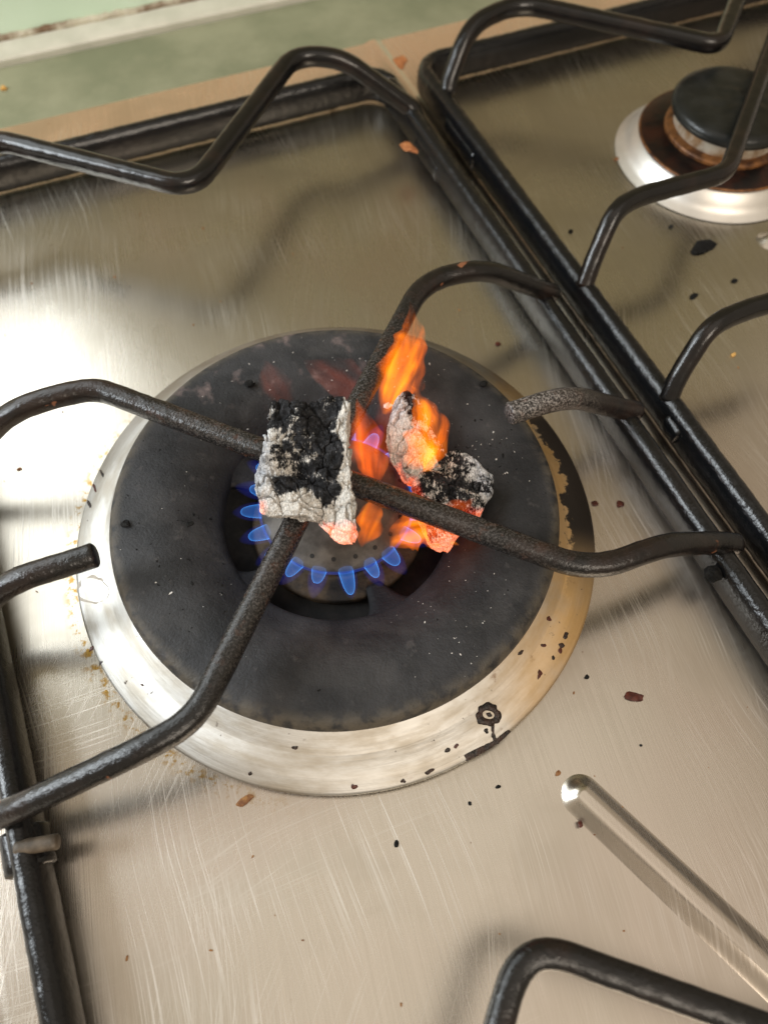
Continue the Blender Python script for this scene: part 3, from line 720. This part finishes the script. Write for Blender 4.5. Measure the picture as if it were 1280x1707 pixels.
# pink knob between shard and chunk
out4 = [tuple(at(x, y, 29)[:2]) for x, y in ((672, 762), (690, 752), (704, 764), (706, 784), (694, 794), (680, 790), (670, 778))]
lump('charcoal_lump', out4, lambda x, y: 29.5, 22.0, .9, lambda x, y, z, s, t: .95, lambda x, y, z, s, t: .38 + .5 * t, 'small pink glowing ember knob wedged between shard and chunk', 13, .5, (0, 0), None, N=120, MR=30)

# ------------------------------------------------------------------ orange flames licking from the coals
def mat_gas(name, colour, core, strength, dens, lo=.36, hi=.62, scale=150.0):
    """glowing gas in streaks that run along the flame (its local Z)"""
    m = M(name); m.nt.nodes.remove(m.b)
    n = m.noise(scale, 3, .55, m.vec((1, 1, .30)), .6); e = n.ramp(lo, hi)
    pv = m.node('ShaderNodeVolumePrincipled'); pv.inputs['Color'].default_value = (0, 0, 0, 1); pv.inputs['Absorption Color'].default_value = (0, 0, 0, 1)
    m.link(e * dens, pv.inputs['Density']); m.link(m.mix(n.ramp(.45, .7), colour, core), pv.inputs['Emission Color']); m.link(e * strength, pv.inputs['Emission Strength'])
    m.link(pv.outputs[0], m.out.inputs['Volume']); return m.m
FO = mat_gas('orange_flame_gas', (1.0, 0.16, 0.003), (1.0, 0.29, 0.005), 320.0, 95.0, .31, .63)
FI = mat_gas('bright_flame_core_gas', (1.0, 0.24, 0.004), (1.0, 0.36, 0.012), 500.0, 105.0, .33, .63)
FS = mat_gas('thin_orange_flame_gas', (1.0, 0.12, 0.006), (1.0, 0.22, 0.012), 210.0, 60.0, .34, .62)
FR = mat_gas('faint_red_flame_gas', (1.0, 0.13, 0.04), (1.0, 0.20, 0.06), 30.0, 8.0, .36, .74, 80.0)
def tongue(name, path, mat, seed, k=1.0, wob=1.0, parent=None, sq=.5):
    """a tongue of flame: a bent tapering body of glowing gas; path rows are pixel x, y, height and radius in mm"""
    pts = [Vector((*at(x, y, z)[:2], z)) for x, y, z, r in path]; rad = [p[3] for p in path]
    rows = subdivide_profile([(*p, r) for p, r in zip(pts, rad)], 12); V, F = [], []; n = 32
    for i, (x, y, z, r) in enumerate(rows):
        p = Vector((x, y, z)); a = Vector(rows[max(i - 1, 0)][:3]); b = Vector(rows[min(i + 1, len(rows) - 1)][:3]); t = (b - a).normalized()
        ax = t.cross(Vector((0, -.45, .9))).normalized(); ay = ax.cross(t)
        sway = ax * wob * mn.noise(Vector((i * .13, seed, 0)))
        for j in range(n):
            th = 2 * math.pi * j / n; q = ax * math.cos(th) + ay * math.sin(th) * sq
            rr = max(r, .05) * k * (1 + .34 * mn.noise(Vector((math.cos(th) * 1.5, math.sin(th) * 1.5 + seed, i * .16))))
            V.append(p + sway + q * rr)
    m_ = len(rows)
    for i in range(m_ - 1):
        for j in range(n): F.append((i * n + j, i * n + (j + 1) % n, (i + 1) * n + (j + 1) % n, (i + 1) * n + j))
    F.append(tuple(range(n - 1, -1, -1))); F.append(tuple((m_ - 1) * n + j for j in range(n)))
    q = (pts[-1] - pts[0]).to_track_quat('Z', 'Y'); qi = q.inverted()
    o = recalc(mesh_obj(name, [qi @ (v - pts[0]) for v in V], F, mat, parent))
    if not parent: o.rotation_mode = 'QUATERNION'; o.rotation_quaternion = q; o.location = pts[0] * MM
    return o
def flame(path, mat, label, seed, core=None, sq=.5):
    o = tag(tongue('flame', path, mat, seed, sq=sq), label, 'flame', 'orange flames on the burning charcoal')
    if core: tongue('flame_core', path, core, seed, .60, parent=o, sq=sq)
    return o
flame([(640, 690, 24, .6), (656, 655, 27, 4.8), (672, 615, 32, 6.6), (683, 575, 36, 5.0), (687, 548, 39, 3.0), (686, 525, 42, 1.3), (684, 500, 45, .1)], FO, 'tall orange flame tongue rising beside the upper support rod', 3, FI)
flame([(684, 800, 26, .3), (694, 775, 29, 3.4), (709, 742, 32, 5.4), (714, 712, 34, 5.2), (706, 682, 36, 3.4), (697, 662, 37, 1.4), (684, 640, 39, .1)], FO, 'bright orange flame wrapping the pointed charcoal shard', 8, FI)
flame([(622, 812, 21, .4), (620, 775, 25, 4.4), (611, 738, 29, 5.4), (604, 700, 33, 2.4), (594, 664, 37, .2)], FS, 'thin orange flame between big block and shard', 12, FS)
flame([(602, 912, 20, .2), (612, 885, 22, 3.2), (619, 858, 25, 3.2), (624, 830, 28, 1.2), (626, 808, 31, .1)], FO, 'narrow orange flame beside the glowing tip of the big block', 17)
flame([(650, 912, 18, .3), (672, 892, 20, 4.2), (702, 886, 22, 4.6), (735, 900, 22, 2.0), (765, 908, 22, .2)], FO, 'low wide orange flame under the speckled rod at the chunk', 21, FI)
flame([(722, 872, 22, .3), (748, 858, 25, 2.6), (772, 842, 27, 1.8), (792, 832, 28, .1)], FS, 'small orange flame at the base of the broken chunk', 25)
flame([(625, 665, 22, 2.0), (590, 645, 25, 6.0), (560, 628, 28, 5.2), (530, 615, 31, 3.0), (505, 600, 33, .2)], FR, 'faint red flame haze behind the big block and the upper rod', 29, None, .7)
flame([(485, 672, 22, 1.0), (466, 648, 25, 4.6), (452, 625, 28, 3.6), (442, 600, 31, .2)], FR, 'faint red flame haze behind the far corner of the big block', 33, None, .7)
flame([(640, 830, 19, 1.0), (655, 780, 22, 7.0), (655, 720, 26, 7.2), (662, 660, 30, 4.5), (675, 610, 34, .3)], FR, 'faint red flame haze in front of the pointed shard', 37, None, .7)

# ------------------------------------------------------------------ crumbs, residue and ash
def chip(name, c, r, h, mat, label, cat, group=None, flat=.5, seed=0, el=1.0, rot=0.0):
    bm = bmesh.new(); bmesh.ops.create_icosphere(bm, subdivisions=2, radius=1.0)
    for v in bm.verts:
        p = v.co + Vector((seed * 7.1, seed * 3.3, seed)); k = 1 + .55 * mn.noise(p * 1.1) + .25 * mn.noise(p * 2.7)
        x, y, z = v.co * k; x *= el
        v.co = (c[0] + (x * math.cos(rot) - y * math.sin(rot)) * r, c[1] + (x * math.sin(rot) + y * math.cos(rot)) * r, c[2] + max(z, -.35) * h + .35 * h)
        v.co *= MM
    me_ = bpy.data.meshes.new(name); bm.to_mesh(me_); bm.free(); me_.materials.append(mat)
    o = bpy.data.objects.new(name, me_); COL.objects.link(o)
    if label: tag(o, label, cat, group)
    return o
def hz(p): return (p.x, p.y, 0.12)
deb = [((1172, 413), 3.6, .45, CRUMB_BLACK, 'large ragged black flake on the steel near the small burner', 'flake', 1.7, .1),
       ((1156, 494), 1.5, .4, CRUMB_BLACK, 'small black flake lying between the two right-hand support rods', 'flake', 1.5, .2),
       ((1118, 378), .95, .5, CRUMB_BLACK, 'black crumb beside the skirt of the small burner', 'crumb', 1.2, 0),
       ((951, 386), 1.0, .6, CRUMB_BLACK, 'black crumb beside the long rail of the second grate', 'crumb', 1.1, 0),
       ((1224, 468), 1.1, .3, CRUMB_BLACK, 'thin black flake near the pressed rib by the small burner', 'flake', 1.5, .1),
       ((1028, 265), 1.3, .4, CRUMB_BROWN, 'dark brown grease spot left of the small burner', 'spot', 1.1, 0),
       ((991, 840), 1.3, .25, CRUMB_RED, 'round dark red drip beside the sooty side of the skirt', 'drip', 1.0, 0),
       ((1033, 841), 1.4, .25, CRUMB_RED, 'round dark red drip with pale middle near the rail', 'drip', 1.0, 0),
       ((830, 574), 1.0, .3, CRUMB_RED, 'tiny red speck between the black ring and the upper rod end', 'speck', 1.3, .3),
       ((1056, 1162), 1.5, .3, CRUMB_RED, 'long dark red flake on the scratched steel', 'flake', 2.1, -.45),
       ((978, 1129), .7, .3, CRUMB_BLACK, 'black speck between silver skirt and long red flake', 'speck', 1.2, 0),
       ((830, 1312), .65, .3, CRUMB_BLACK, 'black speck between silver skirt and pressed rib', 'speck', 1.2, 0),
       ((783, 1340), .6, .3, CRUMB_BLACK, 'black speck just off the lower edge of the silver skirt', 'speck', 1.0, 0),
       ((661, 1408), .75, .4, CRUMB_BLACK, 'oval dark grey crumb on open steel below the skirt', 'crumb', 1.3, 1.2),
       ((409, 1335), 1.2, .2, CRUMB_BROWN, 'brown smear of dried food below the skirt edge', 'smear', 2.2, .15),
       ((553, 172), 2.4, 1.3, CRUMB_GOLD, 'orange crumb lying under the rear frame bar', 'crumb', 1.2, .3),
       ((1222, 592), .9, .7, CRUMB_GOLD, 'golden crumb near the second support rod end', 'crumb', 1.3, 0),
       ((660, 107), 5.5, .25, RUST, 'rusty orange stain on steel at the grate corner', 'stain', 1.5, .6),
       ((967, 1375), .8, .3, CRUMB_RED, 'tiny dark red speck on the pressed rib', 'speck', 1.2, .3),
       ((1068, 1243), .4, .2, CRUMB_BLACK, 'minute black speck below the long red flake', 'speck', 1.2, 0),
       ((930, 1290), .7, .25, CRUMB_BROWN, 'brown speck at the tip of the pressed rib', 'speck', 1.4, .5)]
for i, (p, r, h, mt, lab, cat, el, rot) in enumerate(deb):
    q = at(*p, 0); zz = .12
    if (966, 1375) == p or p[0] == 967: q = at(*p, 1.1); zz = 1.1
    chip(cat, (q.x, q.y, zz), r * .78, h, mt, lab, cat, None, seed=i + 1, el=el, rot=rot)
q = at(682, 244, 11); chip('rust_patch', (q.x, q.y, 10.2), 2.1, 1.0, RUST, 'orange rust scab on the rail near the rear corner', 'rust', seed=40, el=1.8, rot=2.1)
q = at(1192, 955, 9.5); chip('grease_lump', (q.x - 1, q.y, 9.0), 2.4, 2.2, CRUMB_BLACK, 'black burnt grease lump stuck to the rail under the rod end', 'lump', seed=41)
q = at(7, 148, -.6); chip('crumb', (q.x, q.y, -.55), 1.3, 1.0, CRUMB_GOLD, 'golden crumb on the sage worktop behind the hob', 'crumb', seed=45)
# crumbs on the black ring
for i, (p, r, lab) in enumerate((((211, 874), 1.0, 'black crumb at the outer edge of the black ring'), ((316, 874), .8, 'dark charcoal crumb midway across the black ring'),
                                 ((416, 640), 1.3, 'black scab on the ring behind the long left rod'), ((806, 640), 1.0, 'raised dark scab on the ring near the speckled stub'))):
    q = at(*p, 19); chip('crumb', (q.x, q.y, 18.9), r, r * .7, CRUMB_BLACK, lab, 'crumb', seed=50 + i, el=1.2)
def ring_top(r):
    P_ = sorted([(60.6, 15.2), (59.9, 17.3), (57.8, 18.5), (52, 18.9), (46.5, 18.7), (42, 17.6), (38, 15.8), (34.5, 13.6), (32.4, 12.0)])
    return float(np.interp(r, [p[0] for p in P_], [p[1] for p in P_]))
def scatter(name, n, gen, mat, label, cat):
    V, F = [], []
    for _ in range(n):
        x, y, z, r = gen(); a = random.uniform(0, 6.28); el = random.uniform(1, 2.6); b = len(V); k = 6
        for top in (0, 1):
            for j in range(k):
                t = 2 * math.pi * j / k; rr = r * random.uniform(.6, 1.2) * (1 - .3 * top); px, py = rr * el * math.cos(t), rr * math.sin(t)
                V.append((x + px * math.cos(a) - py * math.sin(a), y + px * math.sin(a) + py * math.cos(a), z + .03 + top * r * random.uniform(.3, .7)))
        F.append(tuple(b + k + j for j in range(k)))
        for j in range(k): F.append((b + j, b + (j + 1) % k, b + k + (j + 1) % k, b + k + j))
    o = mesh_obj(name, V, F, mat, None, smooth=False); tag(o, label, cat); o['kind'] = 'stuff'; return o
def on_ring_near(cx, cy, sd, rmin=33, rmax=58.5):
    while True:
        x, y = random.gauss(cx, sd), random.gauss(cy, sd); r = math.hypot(x, y)
        if rmin < r < rmax: return x, y, ring_top(r)
def g_ash():
    c = random.choice(((42, 2, 8), (44, -8, 7), (14, -42, 9), (20, -44, 10), (0, 44, 16), (-44, -10, 14), (36, 22, 8), (0, 0, 45)))
    x, y, z = on_ring_near(*c); return x, y, z, abs(random.gauss(0, .08)) + .055
scatter('ash_flakes', 190, g_ash, ASH, 'fine white ash flecks strewn over the black ring', 'ash')
def g_char():
    c = random.choice(((44, -2, 9), (-38, -8, 10), (-36, 20, 12), (0, 0, 45))); x, y, z = on_ring_near(*c); return x, y, z, abs(random.gauss(0, .13)) + .09
scatter('charcoal_dust', 170, g_char, CRUMB_BLACK, 'black charcoal grit strewn over the black ring', 'grit')
def g_hob():
    while True:
        x, y = random.uniform(-90, 285), random.uniform(-140, 215); r = math.hypot(x, y)
        if r > 76 and abs(x - 99) > 14 and math.hypot(x - 199, y - 97) > 38: return x, y, .12, abs(random.gauss(0, .14)) + .10
scatter('kitchen_grit', 110, g_hob, CRUMB_BROWN, 'fine brown grit strewn over the steel sheet', 'grit')
for i, (p, r) in enumerate((((745, 668 - 0), .9), ((647, 668), 1.0), ((635, 778), 1.1), ((668, 815), .8))):
    if i == 0: continue
    q = at(*p, 17); r0 = math.hypot(q.x, q.y); z_ = ring_top(r0) if r0 > 32 else (20.4 if r0 < 15 else 12)
    chip('ash_flake', (q.x, q.y, z_ + .05), r, .4, ASH, ['', 'white ash flake behind the tip of the pointed shard', 'pale ash flake between big block and ember knob', 'white ash flake beside the speckled rod at the chunk'][i], 'ash flake', seed=60 + i, el=1.5)
